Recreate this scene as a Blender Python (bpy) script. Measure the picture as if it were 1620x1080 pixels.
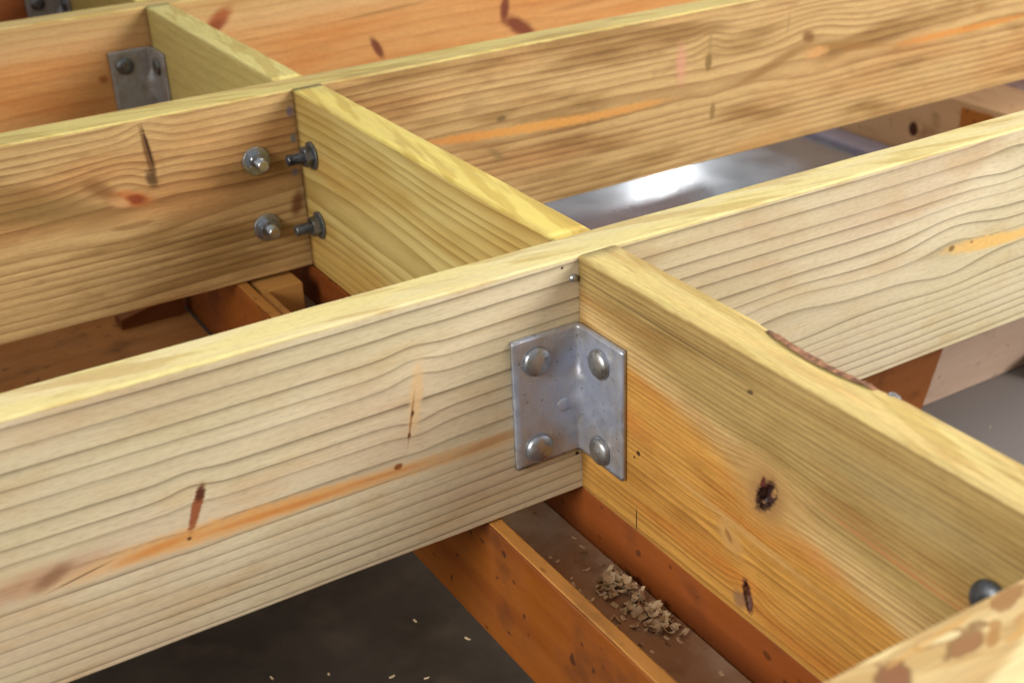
import bpy, math, random
from mathutils import Matrix, Vector, noise as mnoise

# ------------------------------------------------------------------ reset
for o in list(bpy.data.objects):
    bpy.data.objects.remove(o, do_unlink=True)
SC = bpy.context.scene
COL = SC.collection

# ------------------------------------------------------------------ camera
cam_d = bpy.data.cameras.new('camera')
cam = bpy.data.objects.new('camera', cam_d)
COL.objects.link(cam)
Rm = Matrix(((0.85376280, 0.26712268, -0.44691672),
             (-0.51914182, 0.37119098, -0.76987598),
             (-0.03975988, 0.88930463, 0.45558361)))
cam.matrix_world = Matrix.Translation((-0.44997, -0.67983, 0.35216)) @ Rm.to_4x4()
cam_d.sensor_width = 36.0
cam_d.lens = 45.393
cam_d.clip_start = 0.02
cam_d.clip_end = 60
cam_d.dof.use_dof = True
cam_d.dof.focus_distance = 0.97
cam_d.dof.aperture_fstop = 8.5
SC.camera = cam
SC.cycles.max_bounces = 4
SC.cycles.diffuse_bounces = 2
SC.cycles.glossy_bounces = 2

# ------------------------------------------------------------------ world and lamps
W = bpy.data.worlds.new('World')
SC.world = W
W.use_nodes = True
bg = W.node_tree.nodes['Background']
bg.inputs['Color'].default_value = (0.93, 0.96, 1.0, 1)
bg.inputs['Strength'].default_value = 0.385


def area(name, loc, target, sx, sy, power, col):
    d = bpy.data.lights.new(name, 'AREA')
    d.shape = 'RECTANGLE'
    d.size, d.size_y, d.energy, d.color = sx, sy, power, col
    o = bpy.data.objects.new(name, d)
    COL.objects.link(o)
    o.location = loc
    o.rotation_euler = (Vector(target) - Vector(loc)).to_track_quat('-Z', 'Y').to_euler()
    return o


area('workshop_door_light', (1.65, -1.2, 1.15), (0.3, 0.1, -0.1), 1.3, 1.1, 74, (1.0, 0.985, 0.95))
area('left_fill_light', (-1.6, -0.45, 0.62), (0, -0.2, -0.1), 0.9, 0.7, 5.4, (1.0, 0.98, 0.94)).data.spread = math.radians(72)  # added fill, narrow spread, brightens the left faces of the cross members
area('ceiling_light', (0.2, 0.9, 2.6), (0.1, 0.5, 0), 1.8, 1.8, 5.5, (1.0, 0.97, 0.9))
area('window_light', (3.15, 4.0, 1.05), (0.9, 1.0, -0.43), 0.15, 0.10, 4.6, (0.95, 0.98, 1.0))

VS = SC.view_settings
VS.view_transform = 'Standard'
VS.look = 'None'
VS.exposure = 0
VS.gamma = 1


# ------------------------------------------------------------------ shader helpers
def lin(c):
    """sRGB 0-255 triple -> linear rgba"""
    f = lambda v: v / 12.92 if v <= 0.04045 else ((v + 0.055) / 1.055) ** 2.4
    return tuple(f(v / 255) for v in c) + (1.0,)


class G:
    """small node graph writer"""
    def __init__(s, name):
        s.m = bpy.data.materials.new(name)
        s.m.use_nodes = True
        s.t = s.m.node_tree
        s.b = s.t.nodes['Principled BSDF']
        tc = s.t.nodes.new('ShaderNodeTexCoord')
        s.obj = tc.outputs['Object']

    def link(s, a, b):
        if isinstance(a, E): a = a.v
        if isinstance(a, (int, float)):
            b.default_value = a
        elif isinstance(a, tuple):
            b.default_value = a
        else:
            s.t.links.new(a, b)

    def math(s, op, *args):
        n = s.t.nodes.new('ShaderNodeMath')
        n.operation = op
        for i, a in enumerate(args): s.link(a, n.inputs[i])
        return E(s, n.outputs[0])

    def xyz(s, off=(0, 0, 0)):
        n = s.t.nodes.new('ShaderNodeSeparateXYZ')
        s.t.links.new(s.obj, n.inputs[0])
        return [E(s, n.outputs[i]) + off[i] if off[i] else E(s, n.outputs[i]) for i in range(3)]

    def vec(s, x, y, z):
        n = s.t.nodes.new('ShaderNodeCombineXYZ')
        for i, a in enumerate((x, y, z)): s.link(a, n.inputs[i])
        return n.outputs[0]

    def noise(s, x, y, z, detail=2.0, rough=0.5, scale=1.0):
        n = s.t.nodes.new('ShaderNodeTexNoise')
        n.inputs['Scale'].default_value = scale
        n.inputs['Detail'].default_value = detail
        n.inputs['Roughness'].default_value = rough
        s.t.links.new(s.vec(x, y, z), n.inputs['Vector'])
        return E(s, n.outputs[0])

    def smooth(s, x, a, b, lo=0.0, hi=1.0):
        n = s.t.nodes.new('ShaderNodeMapRange')
        n.interpolation_type = 'SMOOTHSTEP'
        for k, v in (('Value', x), ('From Min', a), ('From Max', b), ('To Min', lo), ('To Max', hi)):
            s.link(v, n.inputs[k])
        return E(s, n.outputs[0])

    def ellip(s, vec, cx, cz, a, b, ang):
        """position of vec relative to a turned ellipse in the x-z plane"""
        n = s.t.nodes.new('ShaderNodeMapping')
        n.vector_type = 'TEXTURE'
        s.t.links.new(vec, n.inputs['Vector'])
        n.inputs['Location'].default_value = (cx, 0, cz)
        n.inputs['Rotation'].default_value = (0, -math.radians(ang), 0)
        n.inputs['Scale'].default_value = (a, 1, b)
        return n.outputs[0]

    def vmath(s, op, a, b=None):
        n = s.t.nodes.new('ShaderNodeVectorMath')
        n.operation = op
        s.t.links.new(a, n.inputs[0])
        if b is not None: s.t.links.new(b, n.inputs[1])
        return E(s, n.outputs['Value'])

    def mix(s, f, a, b, mode='MIX'):
        n = s.t.nodes.new('ShaderNodeMix')
        n.data_type = 'RGBA'
        n.blend_type = mode
        s.link(f, n.inputs['Factor'])
        s.link(a, n.inputs['A'] if False else n.inputs[6])
        s.link(b, n.inputs[7])
        return n.outputs[2]

    def bump(s, h, strength=0.3, dist=0.001):
        n = s.t.nodes.new('ShaderNodeBump')
        n.inputs['Strength'].default_value = strength
        n.inputs['Distance'].default_value = dist
        s.link(h, n.inputs['Height'])
        s.t.links.new(n.outputs[0], s.b.inputs['Normal'])

    def finish(s, col, rough=0.6, metal=0.0, spec=0.5):
        s.link(col, s.b.inputs['Base Color'])
        s.link(rough, s.b.inputs['Roughness'])
        s.link(metal, s.b.inputs['Metallic'])
        s.b.inputs['Specular IOR Level'].default_value = spec
        return s.m


class E:
    def __init__(s, g, v): s.g, s.v = g, v
    def __add__(s, o): return s.g.math('ADD', s, o)
    __radd__ = __add__
    def __sub__(s, o): return s.g.math('SUBTRACT', s, o)
    def __rsub__(s, o): return s.g.math('SUBTRACT', o, s)
    def __mul__(s, o): return s.g.math('MULTIPLY', s, o)
    __rmul__ = __mul__
    def __truediv__(s, o): return s.g.math('DIVIDE', s, o)
    def __pow__(s, o): return s.g.math('POWER', s, o)
    def sqrt(s): return s.g.math('SQRT', s)
    def fract(s): return s.g.math('FRACT', s)
    def abs(s): return s.g.math('ABSOLUTE', s)
    def exp(s): return s.g.math('EXPONENT', s)
    def clamp(s): return s.g.math('MINIMUM', s.g.math('MAXIMUM', s, 0.0), 1.0)


def wood(name, off, early, late, ring=0.011, py=0.03, pz=-0.12, pslope=0.0, wander=0.02, pywander=0.03,
         late_str=0.8, fine=0.0012, heart=None, stains=(), tint=(200, 175, 95), tint_amt=0.6, top_late=0.35,
         spots=(), knots=(), seed=0.0, rough=0.62, bump=0.35, power=6.0, wave=3.0, ringvar=1.4, softness=0.22, ecc=0.0, zone=None, fuzz=0.16):
    """sawn pine: rings about a wandering pith, fibre, stains, knots; board space: x length, y depth from the
    seen face, z down from the top arris"""
    g = G(name)
    x, y, z = g.xyz(off)
    n_edge = g.noise(x * 70 + seed, y * 70, z * 110, detail=2, rough=0.6)
    pv = g.vec(x, 0.0, z)
    # wandering pith
    nw = g.noise(x * 2.1 + seed * 3.1, seed, 0.0, detail=0)
    nv = g.noise(x * 1.7 + seed * 1.7, seed + 9, 4.0, detail=0)
    dz = z - pz - pslope * x - (nw - 0.5) * wander * 2
    if ecc: dz = dz + g.math('MINIMUM', dz, 0.0) * ecc
    dy = y - py - (nv - 0.5) * pywander * 2
    for (kx, kz, ka, kb, amp) in knots:
        q_ = g.ellip(pv, kx, kz, ka, kb, 0)
        e = g.math('POWER', 0.36788, g.vmath('DOT_PRODUCT', q_, q_))
        dz = dz - (z - kz) * e * amp
        dy = dy + e * (amp * kb * 0.45)
    n2 = g.noise(x * wave + seed, y * 20, z * 20, detail=1)
    n3 = g.noise(x * 22 + seed, y * 110, z * 110, detail=1)
    r = (dy * dy + dz * dz).sqrt() + (n2 - 0.5) * (fine * 5) + (n3 - 0.5) * (fine * 0.7)
    q = r / ring
    q = q + (g.noise(r * (0.35 / ring), seed, 1.0, detail=1) - 0.5) * ringvar
    t = q.fract()
    lt = (t ** power) * g.smooth(t, 0.94, 1.0, 1.0, 0.0)
    soft = g.smooth(t, 0.2, 0.95, 0.0, softness)
    mod = g.smooth(g.noise(x * 4 + seed * 2, y * 12, z * 12 + q * 0.4, detail=1), 0.25, 0.65, 0.5, 1.0)
    fibre = g.noise(x * 16 + seed, y * 700, z * 700, detail=2, rough=0.65)
    fl = g.noise(x * 45 + seed, y * 1500, z * 1500, detail=0)
    topm = g.smooth(z + (n_edge - 0.5) * 0.0025, -0.0032, -0.0012)
    late_f = ((lt + soft) * mod * late_str)
    late_f = late_f * (1.0 - topm * (1.0 - top_late))
    col = g.mix(late_f.clamp(), lin(early), lin(late))
    # zone: colour change across the height of the board (heartwood / sapwood boundary)
    if zone:
        for (z0, z1, slope, c, a) in zone:
            zz = z + slope * x + (n2 - 0.5) * 0.035 + (fibre - 0.5) * 0.022
            m = g.smooth(zz, z0, z1)
            col = g.mix(m * a * (1.0 - topm), col, lin(c), 'MULTIPLY')
    if heart:
        hr, hc, ha = heart
        m = g.smooth(r + (n2 - 0.5) * 0.02, hr, hr * 0.4)
        col = g.mix(m * ha * (1.0 - topm), col, lin(hc), 'MULTIPLY')
    # broad stains
    for i, (c, a, sx, sz, lo, hi) in enumerate(stains):
        m = g.smooth(g.noise(x * sx + seed * 5 + i * 7, y * sz, z * sz + i * 3, detail=2, rough=0.6), lo, hi)
        col = g.mix(m * a, col, lin(c), 'MULTIPLY')
    # machined edge keeps a stronger treatment tint, in drifting patches
    tn = g.smooth(g.noise(x * 7 + seed, y * 60, 3.3, detail=1), 0.35, 0.65, 0.55, 1.0)
    col = g.mix(topm * tn * tint_amt, col, lin(tint), 'MIX')
    tn2 = g.smooth(g.noise(x * 9 + seed + 5, y * 75 + x * 12, 8.3, detail=2, rough=0.6), 0.48, 0.60, 0.0, 0.42)
    col = g.mix(topm * tn2, col, lin((200, 168, 92)), 'MULTIPLY')
    # fibre tone
    ft = g.smooth(fibre * 0.65 + fl * 0.35, 0.3, 0.7, 1.0 - fuzz, 1.0 + fuzz * 0.55)
    fc = g.t.nodes.new('ShaderNodeCombineColor')
    for i in range(3): g.link(ft, fc.inputs[i])
    col = g.mix(1.0, col, fc.outputs[0], 'MULTIPLY')
    h = fibre * 0.6
    rg = g.smooth(fibre, 0.2, 0.8, rough - 0.08, rough + 0.08)
    speck = g.noise(x * 150 + seed, y * 480, z * 480, detail=2, rough=0.6)
    col = g.mix(g.smooth(speck, 0.62, 0.78) * 0.16, col, lin((150, 116, 70)), 'MULTIPLY')
    if spots: edge = (n_edge - 0.5) * 0.45 + (speck - 0.5) * 0.75 + (fibre - 0.5) * 0.35 + g.smooth(y, 0.006, 0.014) * 9.0
    for sp in spots:
        cx, cz, a, b, ang, c, op, sf = sp[:8]
        dep = sp[8] if len(sp) > 8 else 0.0
        d = g.vmath('LENGTH', g.ellip(pv, cx, cz, a, b, ang)) + edge
        m = g.smooth(d, max(0.0, 1.0 - sf), 1.0 + sf, op, 0.0)
        col = g.mix(m, col, lin(c))
        if dep: h = h - m * dep
    if spots:
        col = g.mix(g.smooth(speck, 0.35, 0.7, 0.0, 0.10), col, lin((120, 86, 52)), 'MULTIPLY')
    g.bump(h, bump, 0.0006)
    return g.finish(col, rg, 0.0, 0.42)


def plain_wood(name, a, b, dust=None, scale=1.0, axis='x', rough=0.6, seed=0.0, spots=0.3, dark=(70, 35, 10)):
    """old oiled formwork timber: brown, blotched, small worm-dark dents"""
    g = G(name)
    c = g.xyz()
    x, y, z = c if axis == 'x' else (c[1], c[0], c[2])
    n1 = g.noise(x * 3 * scale + seed, y * 30 * scale, z * 30 * scale, detail=4, rough=0.6)
    n2 = g.noise(x * 18 + seed, y * 22, z * 22, detail=3)
    n3 = g.noise(x * 60 + seed, y * 400, z * 400, detail=2)
    col = g.mix(g.smooth(n1, 0.3, 0.7), lin(a), lin(b))
    m = g.smooth(n2, 0.52, 0.75) * 0.55
    col = g.mix(m, col, lin(dark))
    m = g.smooth(g.noise(x * 80 + seed, y * 110, z * 110, detail=0), 0.74, 0.80) * spots * 2
    col = g.mix(m.clamp(), col, lin(dark))
    if dust:
        m = g.smooth(g.noise(x * 14, y * 14 + seed, z * 14, detail=5, rough=0.7), 0.38, 0.72) * dust[1]
        col = g.mix(m, col, lin(dust[0]))
    g.bump(n3 * 0.6 + n2, 0.4, 0.0008)
    return g.finish(col, g.smooth(n2, 0.3, 0.7, rough - 0.12, rough + 0.1), 0.0, 0.4)


def zinc(name, base, rough=0.42, seed=0.0, tarnish=(150, 138, 122), metal=0.85, bump=0.2):
    g = G(name)
    x, y, z = g.xyz()
    n = g.noise(x * 90 + seed, y * 90, z * 90, detail=4, rough=0.6)
    n2 = g.noise(x * 28 + seed, y * 28, z * 28, detail=2)
    v = g.t.nodes.new('ShaderNodeTexVoronoi')
    v.inputs['Scale'].default_value = 150
    g.t.links.new(g.obj, v.inputs['Vector'])
    sp = E(g, v.outputs['Distance'])
    col = g.mix(g.smooth(n2, 0.42, 0.66), lin(base), lin(tarnish))
    col = g.mix(g.smooth(n, 0.3, 0.75) * 0.3, col, lin((205, 208, 214)))
    col = g.mix(g.smooth(g.noise(x * 240, y * 240, z * 240 + seed, detail=3), 0.62, 0.72) * 0.5, col, lin((70, 72, 78)))
    # thin run marks left by the hot dip
    w = g.noise(x * 40 + seed, y * 40, z * 18, detail=4, rough=0.7)
    line = g.smooth((w - 0.5).abs(), 0.014, 0.0) * 0.55
    col = g.mix(line, col, lin((200, 198, 190)))
    g.bump(n * 0.6 + n2 * 1.4 + sp * 0.2, bump, 0.0012)
    return g.finish(col, g.smooth(n, 0.25, 0.75, rough - 0.1, rough + 0.14), metal, 0.5)


# ------------------------------------------------------------------ mesh helpers
def new_obj(name, verts, faces, mat, parent=None, loc=(0, 0, 0), smooth=True, weighted=True):
    me = bpy.data.meshes.new(name)
    me.from_pydata([tuple(v) for v in verts], [], faces)
    me.update()
    for p in me.polygons: p.use_smooth = smooth
    o = bpy.data.objects.new(name, me)
    COL.objects.link(o)
    if mat: me.materials.append(mat)
    o.location = loc
    if parent: o.parent = parent
    if smooth and weighted:
        md = o.modifiers.new('weighted_normal', 'WEIGHTED_NORMAL')
        md.keep_sharp = True
        md.weight = 100
    return o


def tag(o, label, cat, group=None, kind=None):
    if label: o['label'] = label
    if cat: o['category'] = cat
    if group: o['group'] = group
    if kind: o['kind'] = kind
    return o


def empty(name, loc, rotz=0.0):
    o = bpy.data.objects.new(name, None)
    COL.objects.link(o)
    o.location = loc
    o.rotation_euler = (0, 0, rotz)
    o.empty_display_size = 0.02
    return o


def rounded_profile(t, h, r, seg=3, corner_r=None):
    """(y,z) loop of a board section, seen face at y=0, top at z=0"""
    cr = corner_r or (r, r, r, r)
    pts = []
    cs = [((0, 0), 1, -1, 180), ((t, 0), -1, -1, 90), ((t, -h), -1, 1, 0), ((0, -h), 1, 1, 270)]
    for (c, sy, sz, a0), rr in zip(cs, cr):
        cy, cz = c[0] + sy * rr, c[1] + sz * rr
        for k in range(seg + 1):
            a = math.radians(a0 - 90 * k / seg)
            pts.append((cy + rr * math.cos(a), cz + rr * math.sin(a)))
    return pts


def board_mesh(x0, x1, t, h, r=0.0018, step=0.012, seed=0.0, wob=0.0005, shape=None):
    n = max(2, int((x1 - x0) / step))
    V, F = [], []
    m = 16
    for i in range(n + 1):
        x = x0 + (x1 - x0) * i / n
        cr = [r * (0.7 + 0.9 * (0.5 + 0.5 * mnoise.noise(Vector((x * 13 + seed, k * 5.1, seed))))) for k in range(4)]
        if shape: cr = shape(x, cr)
        oy = wob * 1.5 * mnoise.noise(Vector((x * 3.0, seed, 1.7)))
        oz = wob * 1.5 * mnoise.noise(Vector((x * 2.6, seed, 7.7)))
        for k, (y, z) in enumerate(rounded_profile(t, h, r, 3, cr)):
            V.append((x, y + oy + wob * 0.5 * mnoise.noise(Vector((x * 21, k * 1.3, seed))),
                      z + oz + wob * 0.6 * mnoise.noise(Vector((x * 17, k * 2.3, seed + 4)))))
    for i in range(n):
        for k in range(m):
            a, b = i * m + k, i * m + (k + 1) % m
            F.append((a, b, b + m, a + m))
    F.append(tuple(range(m - 1, -1, -1)))
    F.append(tuple(n * m + k for k in range(m)))
    return V, F


def box_mesh(sx, sy, sz, r=0.0012):
    """box centred in x,y standing on z=0, all edges broken by r"""
    V, F = [], []
    x, y = sx / 2, sy / 2
    def ring(z, i):
        a, b = x - i, y - i
        base = len(V)
        V.extend([(-a + r, -b, z), (a - r, -b, z), (a, -b + r, z), (a, b - r, z), (a - r, b, z), (-a + r, b, z), (-a, b - r, z), (-a, -b + r, z)])
        return base
    rs = [ring(0, r), ring(r, 0), ring(sz - r, 0), ring(sz, r)]
    for p, q in zip(rs, rs[1:]):
        for k in range(8):
            F.append((p + k, p + (k + 1) % 8, q + (k + 1) % 8, q + k))
    F.append(tuple(rs[0] + k for k in range(7, -1, -1)))
    F.append(tuple(rs[-1] + k for k in range(8)))
    return V, F


def lathe(prof, seg=28):
    """prof: list of (r, h) from the outside in; axis +z"""
    V, F = [], []
    for (r, h) in prof:
        for k in range(seg):
            a = 2 * math.pi * k / seg
            V.append((r * math.cos(a), r * math.sin(a), h))
    for i in range(len(prof) - 1):
        for k in range(seg):
            F.append((i * seg + k, i * seg + (k + 1) % seg, (i + 1) * seg + (k + 1) % seg, (i + 1) * seg + k))
    F.append(tuple((len(prof) - 1) * seg + k for k in range(seg)))
    F.append(tuple(range(seg - 1, -1, -1)))
    return V, F


# ------------------------------------------------------------------ measures (metres)
H = 0.19
TJ, TK = 0.033, 0.032
Y0B, Y2, T2, Y3, T3, Y4 = -0.4035, 0.512, 0.040, 0.989, 0.038, 1.462

# ------------------------------------------------------------------ floor and workbench below
FLOOR_Z = -0.45


def concrete():
    g = G('concrete')
    x, y, z = g.xyz()
    n = g.noise(x * 5, y * 5, z, detail=6, rough=0.65)
    n2 = g.noise(x * 120, y * 120, z, detail=3)
    n3 = g.noise(x * 22, y * 22, 4.0, detail=4)
    col = g.mix(g.smooth(n, 0.3, 0.72), lin((40, 31, 22)), lin((68, 58, 46)))
    col = g.mix(g.smooth(n3, 0.5, 0.75) * 0.45, col, lin((80, 66, 50)))
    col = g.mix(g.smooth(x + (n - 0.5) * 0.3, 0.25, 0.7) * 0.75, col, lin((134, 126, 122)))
    g.bump(n2 + n * 2, 0.25, 0.001)
    return g.finish(col, g.smooth(n, 0.3, 0.7, 0.5, 0.75), 0, 0.4)


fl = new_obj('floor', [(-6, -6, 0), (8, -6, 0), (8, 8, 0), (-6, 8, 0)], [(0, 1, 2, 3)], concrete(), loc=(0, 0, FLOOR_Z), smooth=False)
tag(fl, 'dark grey concrete workshop floor dusted with sawdust', None, kind='structure')

M_ply = plain_wood('oiled_plywood', (128, 64, 12), (146, 80, 20), axis='y', seed=2, spots=0.45)
M_ply_edge = plain_wood('plywood_edge', (172, 112, 48), (186, 128, 60), axis='y', seed=4, spots=0.2)
M_trough = plain_wood('dusty_plank', (150, 105, 70), (165, 122, 84), dust=((186, 160, 132), 0.8), axis='y', seed=6)
M_ply_r = plain_wood('red_brown_board', (126, 62, 18), (146, 76, 26), axis='y', seed=8, spots=0.35)
M_plank = plain_wood('stained_plank', (160, 100, 40), (178, 118, 54), dust=((190, 140, 90), 0.35), axis='x', seed=11, dark=(92, 56, 16))
M_leg = plain_wood('leg_board', (150, 84, 30), (160, 92, 36), axis='x', seed=13, spots=0.1)
M_pink = plain_wood('pale_board', (205, 172, 148), (214, 184, 160), axis='x', seed=15, spots=0.25, dark=(150, 118, 96))

# channel-shaped bearer under the cross members, open side up
ben = empty('bench_bearer', (0, 0.35, -0.3005))
YA, YB = -0.62, 1.35
yl = YB - YA
yc = (YA + YB) / 2 - 0.35


def beam_part(name, xa, xb, za, zb, mat, seed):
    V, F = board_mesh(-yl / 2, yl / 2, xb - xa, zb - za, r=0.0012, step=0.03, seed=seed, wob=0.0008)
    # board space -> bearer space
    V = [(xa + v[1], yc - v[0], zb + 0.3005 + v[2]) for v in V]
    return new_obj(name, V, F, mat, ben)


beam_part('side_board', -0.0810, -0.0700, -0.3000, -0.1935, M_ply, 1.0)
beam_part('top_edge_strip', -0.0806, -0.0698, -0.1932, -0.1912, M_ply_edge, 2.0)
beam_part('base_plank', -0.0694, 0.0012, -0.2600, -0.2350, M_trough, 3.0)
beam_part('side_board', 0.0016, 0.0300, -0.2960, -0.1915, M_ply_r, 4.0)
tag(ben, 'brown channel bearer with shavings in it, under the joints of the frame', 'bearer')

# spacer block sitting in the channel beyond the near joist
sb = empty('spacer_block', (-0.043, 0.515, -0.2345))
V, F = box_mesh(0.046, 0.055, 0.040, 0.0012)
new_obj('block', V, F, plain_wood('block_wood', (196, 140, 72), (206, 150, 84), seed=21, spots=0.1), sb)
V, F = box_mesh(0.010, 0.10, 0.040, 0.001)
new_obj('cleat', [(v[0] - 0.020, v[1] - 0.078, v[2]) for v in V], F, plain_wood('cleat_wood', (180, 124, 62), (190, 134, 70), seed=22, spots=0.1), sb)
tag(sb, 'small notched wood block in the bearer, below the bolted joint', 'wood block')

# wide plank left of the bearer
V, F = box_mesh(1.5, 0.75, 0.04, 0.002)
pl = new_obj('bench_plank', V, F, M_plank, loc=(-0.835, 0.775, -0.335))
tag(pl, 'wide brown stained plank lying level below the second joist', 'plank')
for k, (px, py) in enumerate(((-0.95, 0.62), (-0.25, 0.9))):
    V, F = box_mesh(0.14, 0.35, 0.1146, 0.002)
    o = new_obj('support_block', V, F, M_plank, loc=(px, py, FLOOR_Z))
    tag(o, ('brown block under the far end of the wide bench plank', 'brown block under the wide bench plank beside the channel bearer')[k], 'wood block')
# dark wedge added in place of a shadowed notch in that plank
V = [(0, 0, 0), (0.075, 0, 0), (0.075, 0.03, 0), (0, 0.03, 0), (0.0, 0.0, 0.012), (0.075, 0.004, 0.028), (0.075, 0.026, 0.028), (0, 0.03, 0.012)]
wd = new_obj('notch_wedge', V, [(3, 2, 1, 0), (4, 5, 6, 7), (0, 1, 5, 4), (1, 2, 6, 5), (2, 3, 7, 6), (3, 0, 4, 7)],
             plain_wood('notch_shade', (120, 66, 24), (132, 76, 30), seed=30), loc=(-0.165, 0.70, -0.2948), smooth=False)
tag(wd, 'dark brown wedge standing in for a shadowed notch in the bench plank', 'offcut')
for k, yy in enumerate((-0.58, 0.55, 1.15)):
    V, F = box_mesh(0.12, 0.09, 0.1490, 0.002)
    o = new_obj('support_block', V, F, M_ply, loc=(-0.02, yy, FLOOR_Z))
    tag(o, ('brown block under the bearer below the swirled joist edge', 'brown block under the bearer below the tan joist', 'brown block under the bearer below the orange joist')[k], 'wood block')

# leaning trestle leg and pale board to the right
leg = empty('trestle_leg', (0.56, 0.2, FLOOR_Z))


def slab(pts, y0, y1):
    n = len(pts)
    V = [(p[0], y0, p[1]) for p in pts] + [(p[0], y1, p[1]) for p in pts]
    F = [tuple(range(n)), tuple(range(2 * n - 1, n - 1, -1))]
    for k in range(n):
        F.append((k, k + n, (k + 1) % n + n, (k + 1) % n))
    return V, F


V, F = slab([(-0.085, 0.0), (0.037, 0.0), (0.121, 0.25), (-0.001, 0.25)], 0.0, 0.02)
new_obj('leg_board', V, F, M_leg, leg, smooth=False)
V, F = slab([(0.035, 0.0), (0.052, 0.0), (0.138, 0.25), (0.118, 0.25)], 0.0205, 0.04)
new_obj('shade_strip', V, F, plain_wood('shade_strip_wood', (104, 64, 20), (112, 70, 24), seed=33, spots=0.1), leg, smooth=False)  # dark strip added for the shade along the leg's right edge
tag(leg, 'brown leaning trestle leg board behind the joist, beside the pale board', 'trestle leg')

V, F = box_mesh(0.9, 0.022, 0.17, 0.0015)
pb = new_obj('pale_board', V, F, M_pink, loc=(1.02, 0.247, FLOOR_Z))
tag(pb, 'pale pinkish board standing on edge on the concrete floor', 'board')

V, F = box_mesh(0.05, 0.03, 0.03, 0.002)
o = new_obj('dark_offcut', V, F, plain_wood('dark_offcut_wood', (70, 42, 22), (84, 52, 28), seed=37), loc=(0.838, 0.205, FLOOR_Z))
o.rotation_euler = (0, 0, 0.5)
tag(o, 'small dark brown offcut on the floor against the pale board', 'offcut')

# metal sheet with folded lip
def sheet_metal():
    g = G('sheet_steel')
    x, y, z = g.xyz()
    n = g.noise(x * 9, y * 9, z, detail=4)
    n2 = g.noise(x * 60, y * 8, z, detail=3)
    col = g.mix(g.smooth(n, 0.3, 0.7), lin((186, 188, 190)), lin((202, 204, 208)))
    g.bump(n * 1.0 + n2 * 0.1, 0.12, 0.002)
    return g.finish(col, g.smooth(n, 0.3, 0.7, 0.18, 0.28), 0.7, 0.5)


ms = empty('metal_sheet', (0.72, 1.0, FLOOR_Z + 0.001))
V, F = box_mesh(1.03, 1.1, 0.006, 0.001)
new_obj('sheet', V, F, sheet_metal(), ms)
V, F = box_mesh(0.055, 1.1, 0.016, 0.002)
new_obj('folded_lip', [(v[0] + 0.5445, v[1], v[2]) for v in V], F, zinc('lip_paint', (176, 168, 186), 0.55, metal=0.2, tarnish=(168, 158, 176)), ms)
tag(ms, 'shiny grey sheet of metal lying on the floor with a folded lip', 'metal sheet')

# old beam past the sheet, with its dusty top and a black bar added for the dark gap behind
ob = empty('old_beam', (1.36, 1.0, FLOOR_Z))
V, F = box_mesh(0.13, 1.6, 0.134, 0.002)
beam_m = plain_wood('old_beam_wood', (230, 184, 132), (236, 192, 142), axis='y', seed=41, spots=0.2, dark=(150, 96, 48))
new_obj('beam', V, F, beam_m, ob)
for (yy, zz, s) in ((-0.105, 0.105, 0.012), (-0.135, 0.060, 0.010), (-0.060, 0.100, 0.006)):
    V, F = lathe([(s, -0.0022), (s, 0.0008), (s * 0.7, 0.0016)], 14)
    o = new_obj('knot', [(-0.065 - v[2], yy + v[0], zz + v[1] * 1.3) for v in V], [f[::-1] for f in F], plain_wood('knot_wood', (96, 52, 18), (80, 40, 14), seed=zz * 100), ob)
V, F = box_mesh(0.012, 0.07, 0.09, 0.002)
new_obj('resin_patch', [(v[0] - 0.0615, v[1] - 0.27, v[2] + 0.034) for v in V], F, plain_wood('resin_wood', (190, 112, 30), (200, 124, 40), seed=44), ob)
tag(ob, 'tan wooden beam with dark knots beside the metal sheet', 'beam')
V, F = box_mesh(0.55, 1.4, 0.118, 0.003)
o = new_obj('dusty_board', V, F, plain_wood('dusty_purple_board', (160, 122, 110), (176, 138, 124), dust=((196, 168, 160), 0.7), seed=50, dark=(110, 60, 56)), loc=(1.71, 0.95, FLOOR_Z))
tag(o, 'dusty mauve slab lying past the tan wooden beam', 'slab')
V, F = box_mesh(0.9, 0.03, 0.19, 0.002)
g_ = G('gap_black'); n_ = g_.xyz(); 
o = new_obj('gap_bar', V, F, g_.finish(g_.mix(g_.noise(n_[0] * 20, n_[1] * 20, n_[2] * 20), lin((22, 22, 22)), lin((40, 40, 38))), 0.6), loc=(1.87, 1.68, FLOOR_Z))
tag(o, 'black bar standing in for the dark gap behind the dusty mauve slab', 'bar')

# ------------------------------------------------------------------ the timber frame
PALE, PALE_L = (224, 208, 174), (168, 140, 98)
YEL, YEL_L = (224, 202, 128), (186, 156, 84)


def joist(name, xa, xb, y, t, mat_kw, label, seed, z=0.0, h=H, group=None, **bk):
    """length along world x; object origin at the middle of its underside"""
    xm = (xa + xb) / 2
    V, F = board_mesh(xa, xb, t, h, seed=seed, **bk)
    V = [(v[0] - xm, v[1] - t / 2, v[2] + h) for v in V]
    m = wood(name + '_' + str(int(seed)), (xm, t / 2, -h), seed=seed, **mat_kw)
    o = new_obj(name, V, F, m, loc=(xm, y + t / 2, z - h))
    return tag(o, label, 'joist', group)


def cross(name, ya, yb, x, t, mat_kw, label, seed, z=0.0, h=H, **bk):
    """length along world y (board x = -world y), seen face to -x"""
    a, b = -yb, -ya
    am = (a + b) / 2
    V, F = board_mesh(a, b, t, h, seed=seed, **bk)
    V = [(v[0] - am, v[1] - t / 2, v[2] + h) for v in V]
    m = wood(name + '_' + str(int(seed)), (am, t / 2, -h), seed=seed, **mat_kw)
    o = new_obj(name, V, F, m, loc=(x + t / 2, -am, z - h))
    o.rotation_euler = (0, 0, -math.pi / 2)
    return tag(o, label, 'cross member')


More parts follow.
